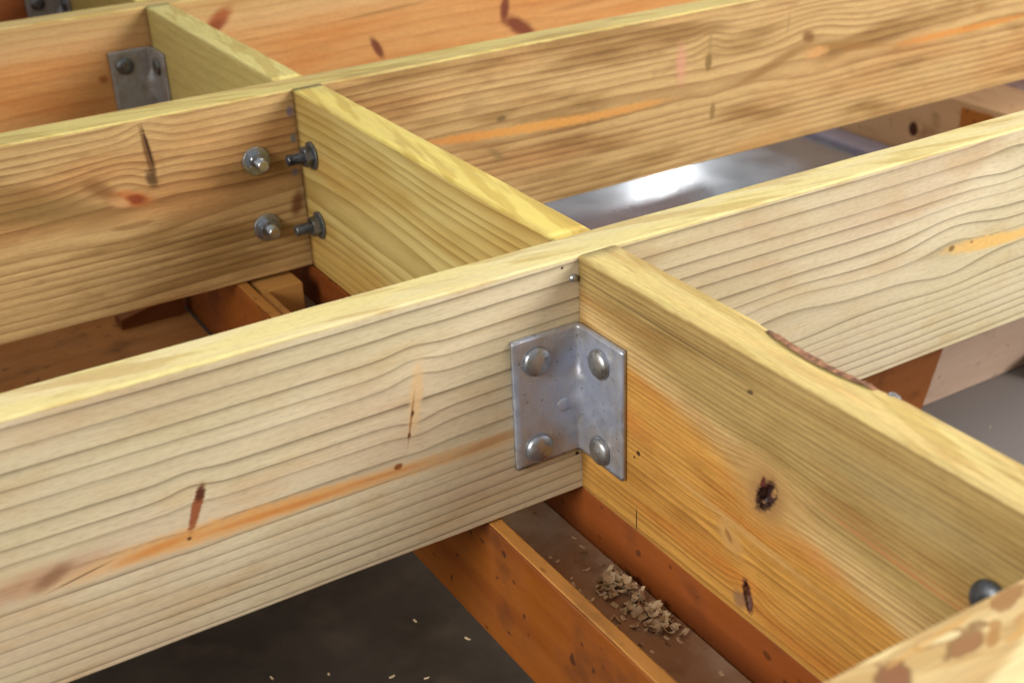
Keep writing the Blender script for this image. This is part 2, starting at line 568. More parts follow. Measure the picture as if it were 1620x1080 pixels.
OR = (222, 160, 92)
j1_spots = [
    # pith streak
    (-0.335, -0.1150, 0.050, 0.0065, 0, (222, 176, 122), 0.75, 0.6),
    (-0.270, -0.1165, 0.060, 0.0070, -2, (224, 164, 92), 0.80, 0.6),
    (-0.190, -0.1190, 0.070, 0.0052, -3, (224, 164, 92), 0.80, 0.6),
    (-0.100, -0.1230, 0.070, 0.0055, -2, (216, 172, 118), 0.70, 0.6),
    (-0.390, -0.1090, 0.040, 0.0075, 6, (190, 146, 112), 0.75, 0.6),
    (-0.378, -0.1105, 0.012, 0.0045, 25, (140, 100, 72), 0.75, 0.6),
    (-0.362, -0.1165, 0.018, 0.0007, 10, (112, 84, 56), 0.8, 0.5),
    (-0.235, -0.1185, 0.050, 0.0020, -2, (206, 128, 58), 0.65, 0.7),
    (-0.315, -0.1155, 0.022, 0.0026, 4, (208, 132, 58), 0.7, 0.7),
    (-0.160, -0.1195, 0.030, 0.0014, -3, (206, 132, 64), 0.6, 0.7),
    (-0.075, -0.1225, 0.022, 0.0030, 4, (190, 140, 92), 0.6, 0.7),
    # spike knots
    (-0.2868, -0.0965, 0.0165, 0.0032, 68, (150, 78, 40), 0.95, 0.3, 0.4),
    (-0.2828, -0.0870, 0.0055, 0.0030, 66, (84, 40, 22), 0.9, 0.4, 0.5),
    (-0.2945, -0.1165, 0.0016, 0.0013, 0, (82, 46, 20), 0.9, 0.4, 0.4),
    (-0.1310, -0.0680, 0.0240, 0.0048, 80, (226, 190, 140), 0.85, 0.5),
    (-0.1360, -0.0840, 0.0180, 0.0009, 78, (160, 108, 60), 0.75, 0.5),
    (-0.1345, -0.0800, 0.0022, 0.0012, 78, (96, 58, 30), 0.9, 0.4),
    (-0.1385, -0.0960, 0.0022, 0.0012, 78, (110, 70, 36), 0.9, 0.4),
    (-0.1484, -0.1170, 0.0030, 0.0022, 10, (140, 76, 30), 0.95, 0.35, 0.3),
    # holes by the joint
    (-0.0133, -0.0064, 0.0011, 0.0009, 0, (40, 32, 26), 1.0, 0.2, 0.8),
    (-0.0040, -0.1583, 0.0016, 0.0014, 0, (50, 36, 26), 1.0, 0.2, 0.8),
    # streak on the far half
    (0.425, -0.0975, 0.050, 0.0060, -5, (236, 190, 108), 0.9, 0.4),
    (0.520, -0.1030, 0.070, 0.0060, -4, (236, 190, 108), 0.9, 0.4),
    (0.3805, -0.0925, 0.0035, 0.0026, 0, (130, 92, 40), 0.85, 0.4),
    (0.405, -0.0925, 0.0020, 0.0012, 0, (150, 104, 50), 0.8, 0.4),
]
J1 = joist('floor_joist', -1.0, 1.3, 0, TJ,
           dict(early=PALE, late=(104, 84, 54), ring=0.0126, py=0.006, pz=-0.118, wander=0.006, pywander=0.008, late_str=1.2, ecc=0.5, wave=1.3, ringvar=0.9, softness=0.08, fuzz=0.08,
                tint=(224, 206, 134), tint_amt=0.85, spots=j1_spots,
                knots=((-0.288, -0.095, 0.014, 0.020, 0.4), (-0.131, -0.07, 0.016, 0.03, 0.35), (0.38, -0.095, 0.045, 0.026, 0.9), (0.20, -0.11, 0.05, 0.022, 0.7), (0.44, -0.02, 0.03, 0.02, 0.5)),
                stains=(((238, 222, 220), 0.55, 4, 14, 0.45, 0.68), ((234, 234, 212), 0.5, 3, 11, 0.42, 0.68), ((240, 218, 186), 0.4, 14, 40, 0.48, 0.7)), power=9.0, fine=0.0008),
           'pale pine joist with orange pith streak, galvanised bracket fixed to its face', 101)

kx = lambda y: -y
k1_spots = [
    (kx(-0.1990), -0.0860, 0.030, 0.022, 0, (178, 138, 80), 0.75, 0.6),
    (kx(-0.1988), -0.0870, 0.017, 0.014, 60, (150, 108, 62), 0.7, 0.5),
    (kx(-0.1988), -0.0879, 0.0135, 0.0070, 62, (52, 24, 18), 1.0, 0.25, 2.5),
    (kx(-0.1955), -0.0800, 0.0050, 0.0020, 80, (92, 38, 30), 1.0, 0.35, 1.5),
    (kx(-0.1876), -0.1705, 0.0120, 0.0048, 105, (86, 40, 26), 1.0, 0.3, 1.5),
    (kx(-0.1870), -0.1640, 0.0055, 0.0016, 110, (60, 22, 18), 1.0, 0.3, 1.0),
    (kx(-0.1800), -0.1770, 0.0060, 0.0065, 0, (140, 104, 74), 0.8, 0.5),
    (kx(-0.1683), -0.1360, 0.0130, 0.0085, -30, (196, 150, 88), 0.8, 0.5),
    (kx(-0.1670), -0.1350, 0.0050, 0.0022, -50, (150, 104, 54), 0.8, 0.4, 0.6),
    (kx(-0.2450), -0.1050, 0.022, 0.0060, -8, (196, 134, 70), 0.6, 0.6),
    (kx(-0.0706), -0.1237, 0.0022, 0.0018, 0, (70, 40, 20), 1.0, 0.3, 0.8),
    (kx(-0.0660), -0.1290, 0.0012, 0.0010, 0, (70, 40, 20), 1.0, 0.3, 0.8),
    (kx(-0.1802), -0.0249, 0.0030, 0.0016, 20, (76, 56, 34), 0.9, 0.4, 0.5),
    (kx(-0.0900), -0.0178, 0.0950, 0.0006, -1, (96, 74, 42), 0.85, 0.5, 1.0),
    (kx(-0.0689), -0.1800, 0.0100, 0.0006, 90, (22, 22, 22), 1.0, 0.3),
    (kx(-0.300), -0.036, 0.06, 0.012, 0, (150, 132, 92), 0.35, 0.8),
    (kx(-0.302), -0.0735, 0.055, 0.0016, -3, (178, 116, 68), 0.7, 0.6),
    (kx(-0.300), -0.0690, 0.045, 0.0008, -3, (164, 104, 58), 0.6, 0.6),
    (kx(-0.040), -0.1000, 0.045, 0.0100, -6, (206, 130, 58), 0.5, 0.7),
    (kx(-0.180), -0.1240, 0.070, 0.0026, -3, (220, 184, 124), 0.28, 0.7),
]


def k1_shape(x, cr):
    # wane on the far top arris and a soft, wavy near arris
    y = -x
    w = 0.0
    if -0.262 < y < -0.150:
        w = math.sin(math.pi * (y + 0.262) / 0.112) ** 0.7
    cr = list(cr)
    cr[1] = cr[1] + w * 0.0075
    cr[0] = cr[0] + 0.0009 * (1 + mnoise.noise(Vector((x * 9, 3.3, 0))))
    return cr


K1 = cross('cross_member', Y0B + 0.0004, -0.0004, 0.0, TK,
           dict(early=(212, 178, 118), late=(150, 112, 62), ring=0.0038, py=0.03, pz=-0.20, wander=0.004, pywander=0.006, late_str=0.72, wave=1.6, ringvar=3.0, fuzz=0.2,
                tint=(224, 204, 128), tint_amt=0.7, spots=k1_spots, power=2.2, fine=0.0010,
                knots=((kx(-0.1988), -0.0879, 0.032, 0.022, 0.7), (kx(-0.1876), -0.1705, 0.018, 0.014, 0.7), (kx(-0.1683), -0.136, 0.02, 0.014, 0.6)),
                zone=((-0.040, -0.056, 0.21, (250, 216, 146), 0.9), (-0.040, -0.020, 0.21, (208, 208, 186), 0.9)),
                stains=(((206, 192, 168), 0.6, 9, 30, 0.45, 0.7), ((236, 176, 110), 0.6, 4, 26, 0.5, 0.72))),
           'cross member with a dark open knot, bracketed to the pale joist', 131, shape=k1_shape)
def lump(c, rx, ry, rz, tilt, seed):
    V, F = [], []
    nu, nv = 14, 9
    for j in range(nv + 1):
        th = math.pi * j / nv
        for i in range(nu):
            ph = 2 * math.pi * i / nu
            p = Vector((math.sin(th) * math.cos(ph), math.cos(th), math.sin(th) * math.sin(ph)))
            k = 1 + 0.45 * mnoise.noise(p * 1.9 + Vector((seed, 0, 0)))
            u, w = p.x * rx * k, p.z * rz * k
            ca, sa = math.cos(math.radians(tilt)), math.sin(math.radians(tilt))
            V.append((c[0] + u * ca - w * sa, c[1] + p.y * ry, c[2] + u * sa + w * ca))
    for j in range(nv):
        for i in range(nu):
            F.append((j * nu + i, j * nu + (i + 1) % nu, (j + 1) * nu + (i + 1) % nu, (j + 1) * nu + i))
    return V, F


def carve(o, cuts):
    """cut open knots out of the seen face of a board (board space)"""
    import bmesh
    for cut in cuts:
        V, F = lump(*cut)
        me = bpy.data.meshes.new('cut')
        me.from_pydata(V, [], F)
        bm = bmesh.new(); bm.from_mesh(me)
        bmesh.ops.remove_doubles(bm, verts=bm.verts, dist=1e-6)
        bmesh.ops.recalc_face_normals(bm, faces=bm.faces)
        bm.to_mesh(me); bm.free()
        c = bpy.data.objects.new('cut', me)
        COL.objects.link(c)
        c.matrix_world = Matrix.Translation(o.location) @ Matrix.Rotation(o.rotation_euler.z, 4, 'Z')
        md = o.modifiers.new('cut', 'BOOLEAN')
        md.operation = 'DIFFERENCE'; md.solver = 'EXACT'; md.object = c
        bpy.context.view_layer.update()
        dg = bpy.context.evaluated_depsgraph_get()
        nm = bpy.data.meshes.new_from_object(o.evaluated_get(dg))
        o.modifiers.clear()
        o.data = nm
        bpy.data.objects.remove(c, do_unlink=True)


# board centre of this cross member along its own length
_am = (0.0004 + (-Y0B - 0.0004)) / 2
carve(K1, [((0.1988 - _am, -TK / 2, -0.0879 + H), 0.0125, 0.008, 0.0062, 62, 1.0),
           ((0.1876 - _am, -TK / 2, -0.1700 + H), 0.0110, 0.004, 0.0034, 108, 5.0)])
K2 = cross('cross_member', TJ + 0.0006, Y2 - 0.0006, 0.002, TK,
           dict(early=(216, 194, 122), late=(168, 138, 70), ring=0.0085, py=0.03, pz=-0.10, wander=0.02, pywander=0.02, late_str=0.8,
                tint=(234, 210, 112), tint_amt=0.9, power=2.4, fuzz=0.1,
                stains=(((226, 206, 160), 0.6, 5, 18, 0.42, 0.7), ((232, 196, 140), 0.6, 3, 12, 0.45, 0.7)), zone=((-0.11, -0.17, 0.0, (236, 206, 160), 0.7),)),
           'yellowish cross member with two bolts sticking out of its side', 151)
K3 = cross('cross_member', Y2 + T2 + 0.0006, Y3 - 0.0006, 0.0, TK,
           dict(early=(220, 200, 120), late=(200, 176, 100), ring=0.012, py=0.03, pz=-0.10, late_str=0.6, tint=(232, 214, 132), tint_amt=0.85,
                spots=((kx(0.62), -0.03, 0.01, 0.006, 60, (186, 150, 84), 0.7, 0.5),)),
           'plain yellow-green cross member beside the far bracket', 171)
K4 = cross('cross_member', Y3 + T3 + 0.0006, Y4 - 0.0006, 0.0, TK,
           dict(early=(212, 184, 100), late=(186, 156, 80), ring=0.012, py=0.03, pz=-0.10, late_str=0.6, tint=(226, 206, 120), tint_amt=0.85),
           'yellow cross member behind the orange joist', 191)

j2_spots = [
    # left bay
    (-0.1738, -0.0752, 0.020, 0.0075, -18, (196, 116, 58), 0.9, 0.5),
    (-0.1680, -0.0770, 0.010, 0.0050, -14, (140, 58, 22), 0.9, 0.5),
    (-0.1840, -0.0765, 0.010, 0.0050, -25, (220, 168, 112), 0.8, 0.5),
    (-0.1990, -0.0610, 0.016, 0.0075, -35, (126, 78, 34), 0.75, 0.7),
    (-0.1485, -0.0370, 0.0270, 0.0036, 96, (104, 66, 26), 0.85, 0.4),
    (-0.1480, -0.0300, 0.0180, 0.0012, 96, (58, 30, 12), 0.9, 0.5, 0.6),
    (-0.1500, -0.0600, 0.0090, 0.0045, 100, (72, 46, 16), 0.8, 0.6),
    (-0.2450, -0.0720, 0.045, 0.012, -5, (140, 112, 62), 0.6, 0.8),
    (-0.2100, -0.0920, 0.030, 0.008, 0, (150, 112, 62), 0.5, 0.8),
    (-0.0060, -0.1180, 0.0060, 0.0130, -18, (110, 60, 26), 0.85, 0.6),
    (-0.0025, -0.0220, 0.0032, 0.0050, 0, (124, 112, 134), 0.8, 0.5),
    (-0.0022, -0.0500, 0.0030, 0.0050, 0, (112, 118, 116), 0.8, 0.5),
    (-0.0045, -0.0850, 0.0032, 0.0040, 0, (112, 100, 112), 0.8, 0.5),
    (-0.3200, -0.1190, 0.014, 0.004, -6, (206, 120, 52), 0.6, 0.7),
    # right bay
    (0.2000, -0.0900, 0.052, 0.0050, -4, (222, 150, 74), 0.9, 0.4),
    (0.3000, -0.0960, 0.085, 0.0056, -3, (224, 158, 78), 0.9, 0.4),
    (0.4050, -0.0990, 0.060, 0.0048, 0, (220, 156, 80), 0.85, 0.5),
    (0.2408, -0.0770, 0.006, 0.0030, 0, (112, 88, 50), 0.8, 0.5),
    (0.2330, -0.1170, 0.011, 0.0040, -40, (150, 120, 72), 0.7, 0.6),
    (0.2100, -0.0560, 0.014, 0.0120, 30, (178, 142, 96), 0.5, 0.8),
    (0.5310, -0.0640, 0.0050, 0.0105, -5, (128, 98, 48), 0.85, 0.4),
    (0.5330, -0.0400, 0.0030, 0.0160, -5, (160, 130, 78), 0.6, 0.5),
    (0.5392, -0.1270, 0.0040, 0.0110, -5, (136, 106, 56), 0.8, 0.4),
    (0.6550, -0.0380, 0.0020, 0.0130, -5, (160, 130, 82), 0.6, 0.5),
    (0.4900, -0.0600, 0.0070, 0.0210, 0, (222, 150, 128), 0.55, 0.7),
    (0.6900, -0.0600, 0.0100, 0.0070, -30, (126, 84, 40), 0.85, 0.5),
    (0.6400, -0.0830, 0.0600, 0.0060, 16, (150, 108, 56), 0.75, 0.6),
    (0.7600, -0.0830, 0.0700, 0.0045, -8, (158, 112, 56), 0.75, 0.6),
    (0.7050, -0.0820, 0.0180, 0.0070, 0, (216, 160, 98), 0.8, 0.5),
    (0.9800, -0.0960, 0.120, 0.0046, 0, (214, 140, 62), 0.8, 0.5),
    (1.0000, -0.0690, 0.012, 0.0060, 0, (160, 116, 62), 0.6, 0.6),
    (0.62, -0.182, 0.055, 0.010, 6, (196, 144, 80), 0.5, 0.8),
]
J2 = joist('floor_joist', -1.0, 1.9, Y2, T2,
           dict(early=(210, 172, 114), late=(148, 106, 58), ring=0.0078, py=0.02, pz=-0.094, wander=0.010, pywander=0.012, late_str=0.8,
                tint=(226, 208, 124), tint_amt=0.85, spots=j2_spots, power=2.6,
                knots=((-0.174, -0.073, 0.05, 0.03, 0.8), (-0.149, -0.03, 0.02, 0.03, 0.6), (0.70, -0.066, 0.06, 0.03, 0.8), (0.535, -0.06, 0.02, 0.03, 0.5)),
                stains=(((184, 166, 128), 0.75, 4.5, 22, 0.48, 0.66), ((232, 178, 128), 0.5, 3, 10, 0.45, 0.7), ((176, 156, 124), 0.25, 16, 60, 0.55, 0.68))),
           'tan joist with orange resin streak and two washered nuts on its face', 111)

j3_spots = [
    (0.0933, -0.0320, 0.022, 0.0100, 35, (168, 84, 36), 0.9, 0.5),
    (0.0880, -0.0400, 0.014, 0.0070, 30, (140, 64, 26), 0.7, 0.6),
    (0.3189, -0.1060, 0.0170, 0.0060, -62, (120, 56, 28), 0.95, 0.4),
    (0.5320, -0.0820, 0.0200, 0.0075, 80, (124, 56, 30), 0.95, 0.4),
    (0.5560, -0.1130, 0.0300, 0.0110, -32, (128, 58, 30), 0.95, 0.4),
    (0.3350, -0.0560, 0.060, 0.0022, 3, (160, 116, 62), 0.7, 0.6),
    (0.6800, -0.0960, 0.060, 0.0040, 3, (180, 116, 60), 0.6, 0.6),
    (0.8600, -0.0850, 0.080, 0.0080, 3, (200, 124, 62), 0.5, 0.7),
    (-0.0680, -0.0820, 0.006, 0.0050, 0, (160, 92, 40), 0.8, 0.5),
]
J3 = joist('floor_joist', -1.0, 1.7, Y3, T3,
           dict(early=(228, 188, 132), late=(194, 136, 78), ring=0.013, py=0.03, pz=-0.13, wander=0.02, late_str=0.55, spots=j3_spots,
                tint=(220, 196, 112), tint_amt=0.85, heart=(0.14, (248, 208, 158), 0.75),
                stains=(((244, 204, 150), 0.6, 3, 12, 0.42, 0.7),), zone=((-0.035, -0.012, 0.0, (226, 226, 200), 0.6),)),
           'orange-brown joist with red-brown knots and the far bracket on it', 113)
J4 = joist('floor_joist', -1.0, 1.3, Y4, T3,
           dict(early=(170, 106, 48), late=(140, 80, 32), ring=0.013, py=0.03, pz=-0.13, late_str=0.6, tint=(214, 186, 104), heart=(0.2, (230, 180, 120), 0.7)),
           'dark orange joist at the far side behind the yellow cross member', 115)
j0_kw = dict(early=(228, 206, 150), late=(178, 136, 80), ring=0.016, py=0.045, pz=-0.045, wander=0.02, pywander=0.035, late_str=0.95, top_late=1.0,
             tint=(226, 202, 146), tint_amt=0.15, power=2.2, fine=0.0022,
             knots=((-0.125, -0.0, 0.02, 0.02, 0.8), (-0.085, 0.0, 0.02, 0.02, 0.6)))


def j0_mat_spots():
    return ()


J0 = joist('floor_joist', -1.5, 0.7, Y0B - 0.045, 0.045, j0_kw, 'light joist edge with brown swirls, closing the end of the knotty cross member', 117)
# brown figure on the top edge of the near joist
def edge_figure(mat, off):
    t = mat.node_tree
    g = G.__new__(G)
    g.m, g.t, g.b = mat, t, t.nodes['Principled BSDF']
    g.obj = [n for n in t.nodes if n.type == 'TEX_COORD'][0].outputs['Object']
    x, y, z = g.xyz(off)
    src = g.b.inputs['Base Color'].links[0].from_socket
    ne = g.noise(x * 60, y * 90, z * 30, detail=3)
    col = src
    for (cx, cy, a, b, ang, c, op) in (
            (-0.1330, 0.0200, 0.0128, 0.0066, 8, (122, 82, 48), 0.9),
            (-0.1325, 0.0195, 0.0100, 0.0048, 8, (138, 90, 56), 0.85),
            (-0.0930, 0.0180, 0.0160, 0.0046, 10, (128, 92, 50), 0.85),
            (-0.0920, 0.0175, 0.0120, 0.0030, 10, (152, 104, 64), 0.85),
            (-0.0990, 0.0245, 0.0130, 0.0036, -12, (150, 112, 64), 0.8),
            (-0.1000, 0.0250, 0.0100, 0.0022, -12, (222, 202, 150), 0.9),
            (-0.0800, 0.0150, 0.0100, 0.0026, 35, (164, 116, 60), 0.8),
            (-0.0580, 0.0270, 0.0150, 0.0036, 12, (150, 104, 58), 0.85),
            (-0.0560, 0.0120, 0.0300, 0.0025, 8, (196, 150, 84), 0.8),
            (-0.1050, 0.0265, 0.0250, 0.0016, 4, (196, 150, 84), 0.7),
            (-0.0300, 0.0190, 0.0300, 0.0030, 6, (180, 132, 76), 0.8)):
        ca, sa = math.cos(math.radians(ang)), math.sin(math.radians(ang))
        u = ((x - cx) * ca + (y - cy) * sa) / a
        v = ((y - cy) * ca - (x - cx) * sa) / b
        d = (u * u + v * v).sqrt() + (ne - 0.5) * 2.4
        m = g.smooth(d, 0.85, 1.1, 1.0, 0.0) * g.smooth(z, -0.006, -0.002) * op
        col = g.mix(m, col, lin(c))
    t.links.new(col, g.b.inputs['Base Color'])


edge_figure(J0.data.materials[0], (-0.4, 0.045 / 2 - 0.012, -H))

# bark left on the waney arris of the cross member
V, F = [], []
NB = 40
for i in range(NB + 1):
    yw = -0.160 - 0.092 * i / NB
    w = max(0.0, math.sin(math.pi * (yw + 0.262) / 0.112)) ** 0.7
    fade = min(1, i / 4, (NB - i) / 4)
    for k in range(7):
        u = k / 6
        a = math.radians(100 - 110 * u)
        rr = 0.0018 + w * 0.0075 + 0.0010 * fade
        px = TK - 0.0018 - w * 0.0075 + rr * math.cos(a)
        pz = -0.0018 - w * 0.0075 + rr * math.sin(a)
        j = 0.0010 * fade * mnoise.noise(Vector((yw * 160, k * 0.9, 2.2)))
        V.append((px + j - (0.003 if fade == 0 else 0), yw, pz + j - (0.003 if fade == 0 else 0)))
for i in range(NB):
    for k in range(6):
        a = i * 7 + k
        F.append((a, a + 7, a + 8, a + 1))
gb = G('bark')
bx, by, bz = gb.xyz()
bn = gb.noise(bx * 260, by * 110, bz * 260, detail=4, rough=0.65)
gb.bump(bn, 0.8, 0.002)
bark_m = gb.finish(gb.mix(gb.smooth(bn, 0.3, 0.7), lin((92, 58, 38)), lin((176, 124, 88))), 0.8)
K1inv = (Matrix.Translation(K1.location) @ Matrix.Rotation(-math.pi / 2, 4, 'Z')).inverted()
bark = new_obj('bark', [K1inv @ Vector(v) for v in V], [f[::-1] for f in F], bark_m, K1)
bark['label'] = 'brown strip of bark on the waney top edge'

# ------------------------------------------------------------------ angle brackets
M_plate = zinc('galvanised_plate', (176, 182, 200), 0.40, 3.0, tarnish=(168, 162, 160), metal=0.6)
M_head = zinc('galvanised_head', (164, 166, 170), 0.34, 9.0, tarnish=(150, 146, 138), bump=0.3)
M_plate2 = zinc('dull_plate', (168, 166, 162), 0.5, 5.0, tarnish=(158, 148, 130), metal=0.45)
M_nut = zinc('bright_zinc', (190, 196, 204), 0.3, 13.0, tarnish=(132, 138, 142), metal=0.9)
M_tip = zinc('bolt_tip', (206, 208, 210), 0.24, 15.0, tarnish=(180, 182, 184), metal=0.95)
M_nutd = zinc('dull_zinc', (112, 114, 112), 0.4, 17.0, tarnish=(92, 92, 86))
M_dark = zinc('dark_steel', (84, 88, 92), 0.42, 11.0, tarnish=(72, 74, 76))


def plate_mesh(w, h, t, r0=0.0035, gusset=0.010):
    """L section: flange A along -x on the plane y=0 (plate on its -y side), flange B along -y on the plane x=0;
    hollow corner radius grows half way up into the pressed stiffener"""
    V, F = [], []
    NZ, NA, NF = 36, 10, 8
    for side in (0, 1):           # 0: camera side (hollow), 1: wood side
        for i in range(NZ + 1):
            z = h * i / NZ
            s = (z - h * 0.5) / (h * 0.17)
            gz = math.exp(-s * s * s * s) * gusset if side == 0 else math.exp(-s * s * s * s) * gusset
            r = r0 + gz
            off = t if side == 0 else 0.0006
            if side == 1: r = r + t * 0.5
            pts = []
            for k in range(NF):
                pts.append((-w + (w - off - r) * k / NF, -off))
            for k in range(NA + 1):
                a = math.radians(90 - 90 * k / NA)
                pts.append((-off - r + r * math.cos(a), -off - r + r * math.sin(a)))
            for k in range(1, NF + 1):
                pts.append((-off, -off - r - (w - off - r) * k / NF))
            # lower edge is dressed up into a small relief at the bend
            for (x, y) in pts:
                zz = z
                V.append((x, y, zz))
    m = NF + NA + 1 + NF
    S = (NZ + 1) * m
    for i in range(NZ):
        for k in range(m - 1):
            a = i * m + k
            F.append((a, a + 1, a + m + 1, a + m))
            F.append((S + a, S + a + m, S + a + m + 1, S + a + 1))
    for k in range(m - 1):
        a = k; F.append((a, S + a, S + a + 1, a + 1))
        a = NZ * m + k; F.append((a, a + 1, S + a + 1, S + a))
    for i in range(NZ):
        a = i * m; F.append((a, a + m, S + a + m, S + a))
        a = i * m + m - 1; F.append((a, S + a, S + a + m, a + m))
    return V, F


def cup_head(parent, pos, axis, mat, R=0.0112, hh=0.0062, seed=0):
    prof = [(R * 0.96, 0.0), (R, 0.0006), (R * 0.99, 0.0014)]
    for k in range(1, 8):
        a = math.radians(90 * k / 8)
        prof.append((R * 0.99 * math.cos(a), 0.0014 + (hh - 0.0014) * math.sin(a)))
    V, F = lathe(prof, 32)
    out = []
    for v in V:
        n = 1 + 0.03 * mnoise.noise(Vector((v[0] * 200, v[1] * 200, seed)))
        lift = 0.00035 * mnoise.noise(Vector((v[0] * 320 + seed, v[1] * 320, 3)))
        out.append((v[0] * n, v[1] * n, v[2] + (lift if v[2] > 0.001 else 0)))
    V = out
    if axis == 'y': V = [(v[0], -v[2], v[1]) for v in V]
    else: V = [(-v[2], -v[0], v[1]) for v in V]
    V = [(v[0] + pos[0], v[1] + pos[1], v[2] + pos[2]) for v in V]
    return new_obj('bolt_head', V, F, mat, parent, weighted=False)


def bracket(corner, label, mats, w=0.0575, h=0.1025, zt=-0.0495, t=0.0045, z_up=(0.082, 0.0105), full=True, seed=0):
    e = empty('angle_bracket', (corner[0], corner[1], zt - h))
    V, F = plate_mesh(w, h, t)
    new_obj('plate', V, F, mats[0], e)
    k = 0
    for zz in z_up:
        for (pos, ax) in (((-0.0395, -t, zz + 0.001), 'y'), ((-t, -0.0320, zz), 'x')):
            k += 1
            cup_head(e, pos, ax, mats[1], seed=seed + k * 3.3)
    return tag(e, label, 'bracket')


B1 = bracket((0, 0), 'galvanised steel angle bracket with four domed bolt heads, on the pale joist', (M_plate, M_head), z_up=(0.0825, 0.0125))
# zinc drip on the plate
V, F = lathe([(0.0062, 0), (0.0058, 0.0008), (0.0042, 0.0019), (0.0018, 0.0024)], 16)
V = [(v[0] * (1 + 0.7 * mnoise.noise(Vector((v[0] * 420, v[1] * 420, 1)))), v[1] * 0.8, v[2]) for v in V]
new_obj('zinc_lump', [(v[0] - 0.0165, -0.0043 - v[2] * 0.55, v[1] * 1.2 + 0.0415) for v in V], F, M_plate, B1)
B2 = bracket((0, Y3), 'dull grey angle bracket in the corner of the orange joist', (M_plate2, M_nutd), seed=20)
B3 = bracket((0, Y4), 'dark angle bracket on the farthest joist beside the yellow cross member', (M_plate2, M_dark), seed=40)


# ------------------------------------------------------------------ through bolts with nuts
def hexa(R, z0, z1):
    V, F = [], []
    n = 24
    ch = 0.0010
    for (z, cut) in ((z0, 0.0), (z1 - ch, 0.0), (z1, 1.0)):
        for k in range(n):
            a = 2 * math.pi * k / n
            am = (a % (math.pi / 3)) - math.pi / 6
            rr = R * math.cos(math.pi / 6) / math.cos(am)
            if cut: rr = min(rr, R * 0.90)
            V.append((rr * math.cos(a), rr * math.sin(a), z))
    for i in range(2):
        for k in range(n):
            F.append((i * n + k, i * n + (k + 1) % n, (i + 1) * n + (k + 1) % n, (i + 1) * n + k))
    F.append(tuple(2 * n + k for k in range(n)))
    F.append(tuple(range(n - 1, -1, -1)))
    return V, F


def thread(R, z0, z1, pitch=0.0015):
    prof = [(R, z0)]
    z = z0
    while z < z1 - 0.002:
        prof += [(R, z + pitch * 0.25), (R * 0.86, z + pitch * 0.6)]
        z += pitch
    prof += [(R, z), (R, z1 - 0.001), (R * 0.84, z1)]
    return lathe(prof, 20)




def through_bolt(pos, axis, label, mats, spin, length=0.021, wr=0.0145, nr=0.0106):
    e = empty('through_bolt', pos)
    mw, mn, mt = mats
    V, F = lathe([(wr, 0.0002), (wr, 0.0018), (wr * 0.96, 0.0022)], 28)
    w = new_obj('washer', V, F, mw, e)
    V, F = hexa(nr, 0.0024, 0.0105)
    n = new_obj('nut', V, F, mn, e, smooth=False)
    V, F = thread(0.0058, 0.0024, length)
    s = new_obj('threaded_shank', V, F, mt, e, smooth=False)
    n.rotation_euler = (0, 0, spin)
    e.rotation_euler = (math.pi / 2, 0, 0) if axis == 'y' else (0, -math.pi / 2, 0)
    return tag(e, label, 'bolt', 'bolts with washers and nuts at the inner joint')


through_bolt((-0.0440, Y2, -0.0645), 'y', 'upper bolt end with bright nut and washer on the tan joist', (M_nut, M_nut, M_tip), 0.3)
through_bolt((-0.0415, Y2, -0.1360), 'y', 'lower bolt end with bright nut and washer on the tan joist', (M_nut, M_nut, M_tip), 0.7)
through_bolt((0.002, Y2 - 0.0365, -0.0590), 'x', 'upper dark bolt sticking out of the yellowish cross member', (M_nutd, M_dark, M_dark), 0.5, length=0.027)
through_bolt((0.002, Y2 - 0.0360, -0.1330), 'x', 'lower dull bolt sticking out of the yellowish cross member', (M_nutd, M_nutd, M_nutd), 0.2, length=0.027)

# flat round head by the near joist
e = empty('coach_bolt', (0, -0.362, -0.0590))
V, F = lathe([(0.0118, 0.0), (0.0122, 0.0008), (0.0120, 0.0024), (0.0108, 0.0046), (0.0075, 0.0062), (0.003, 0.0068)], 28)
new_obj('bolt_head', [(-v[2], -v[0], v[1]) for v in V], F, M_dark, e)
tag(e, 'dark domed bolt head on the knotty cross member by the swirled joist edge', 'bolt')

# crooked nail head at the joint and one under the far corner
V, F = lathe([(0.0030, 0.0), (0.0031, 0.0008), (0.0024, 0.0022), (0.0010, 0.0028)], 12)
V = [(v[0] * (1 + 0.5 * mnoise.noise(Vector((v[0] * 700, v[1] * 700, 5)))), v[1], v[2]) for v in V]
o = new_obj('nail_head', [(v[0], -v[2], v[1]) for v in V], F, M_head, loc=(-0.0046, -0.0002, -0.0160))
tag(o, 'small bent nail head at the top corner of the pale joist', 'nail')
V, F = lathe([(0.0028, 0.0), (0.0028, 0.010), (0.0040, 0.0104), (0.0040, 0.012), (0.002, 0.0126)], 12)
o = new_obj('screw', V, F, M_tip, loc=(0.0292, -0.2560, -0.0125))
o.rotation_euler = (math.radians(20), math.radians(15), 0)
tag(o, 'shiny screw head at the end of the bark on the cross member', 'screw')

# ------------------------------------------------------------------ shavings
gs = G('shaving_wood')
sx_, sy_, sz_ = gs.xyz()
M_chip = gs.finish(gs.mix(gs.smooth(gs.noise(sx_ * 130, sy_ * 130, sz_ * 130, detail=2), 0.3, 0.7), lin((226, 200, 160)), lin((198, 160, 114))), 0.7)
rnd = random.Random(5)


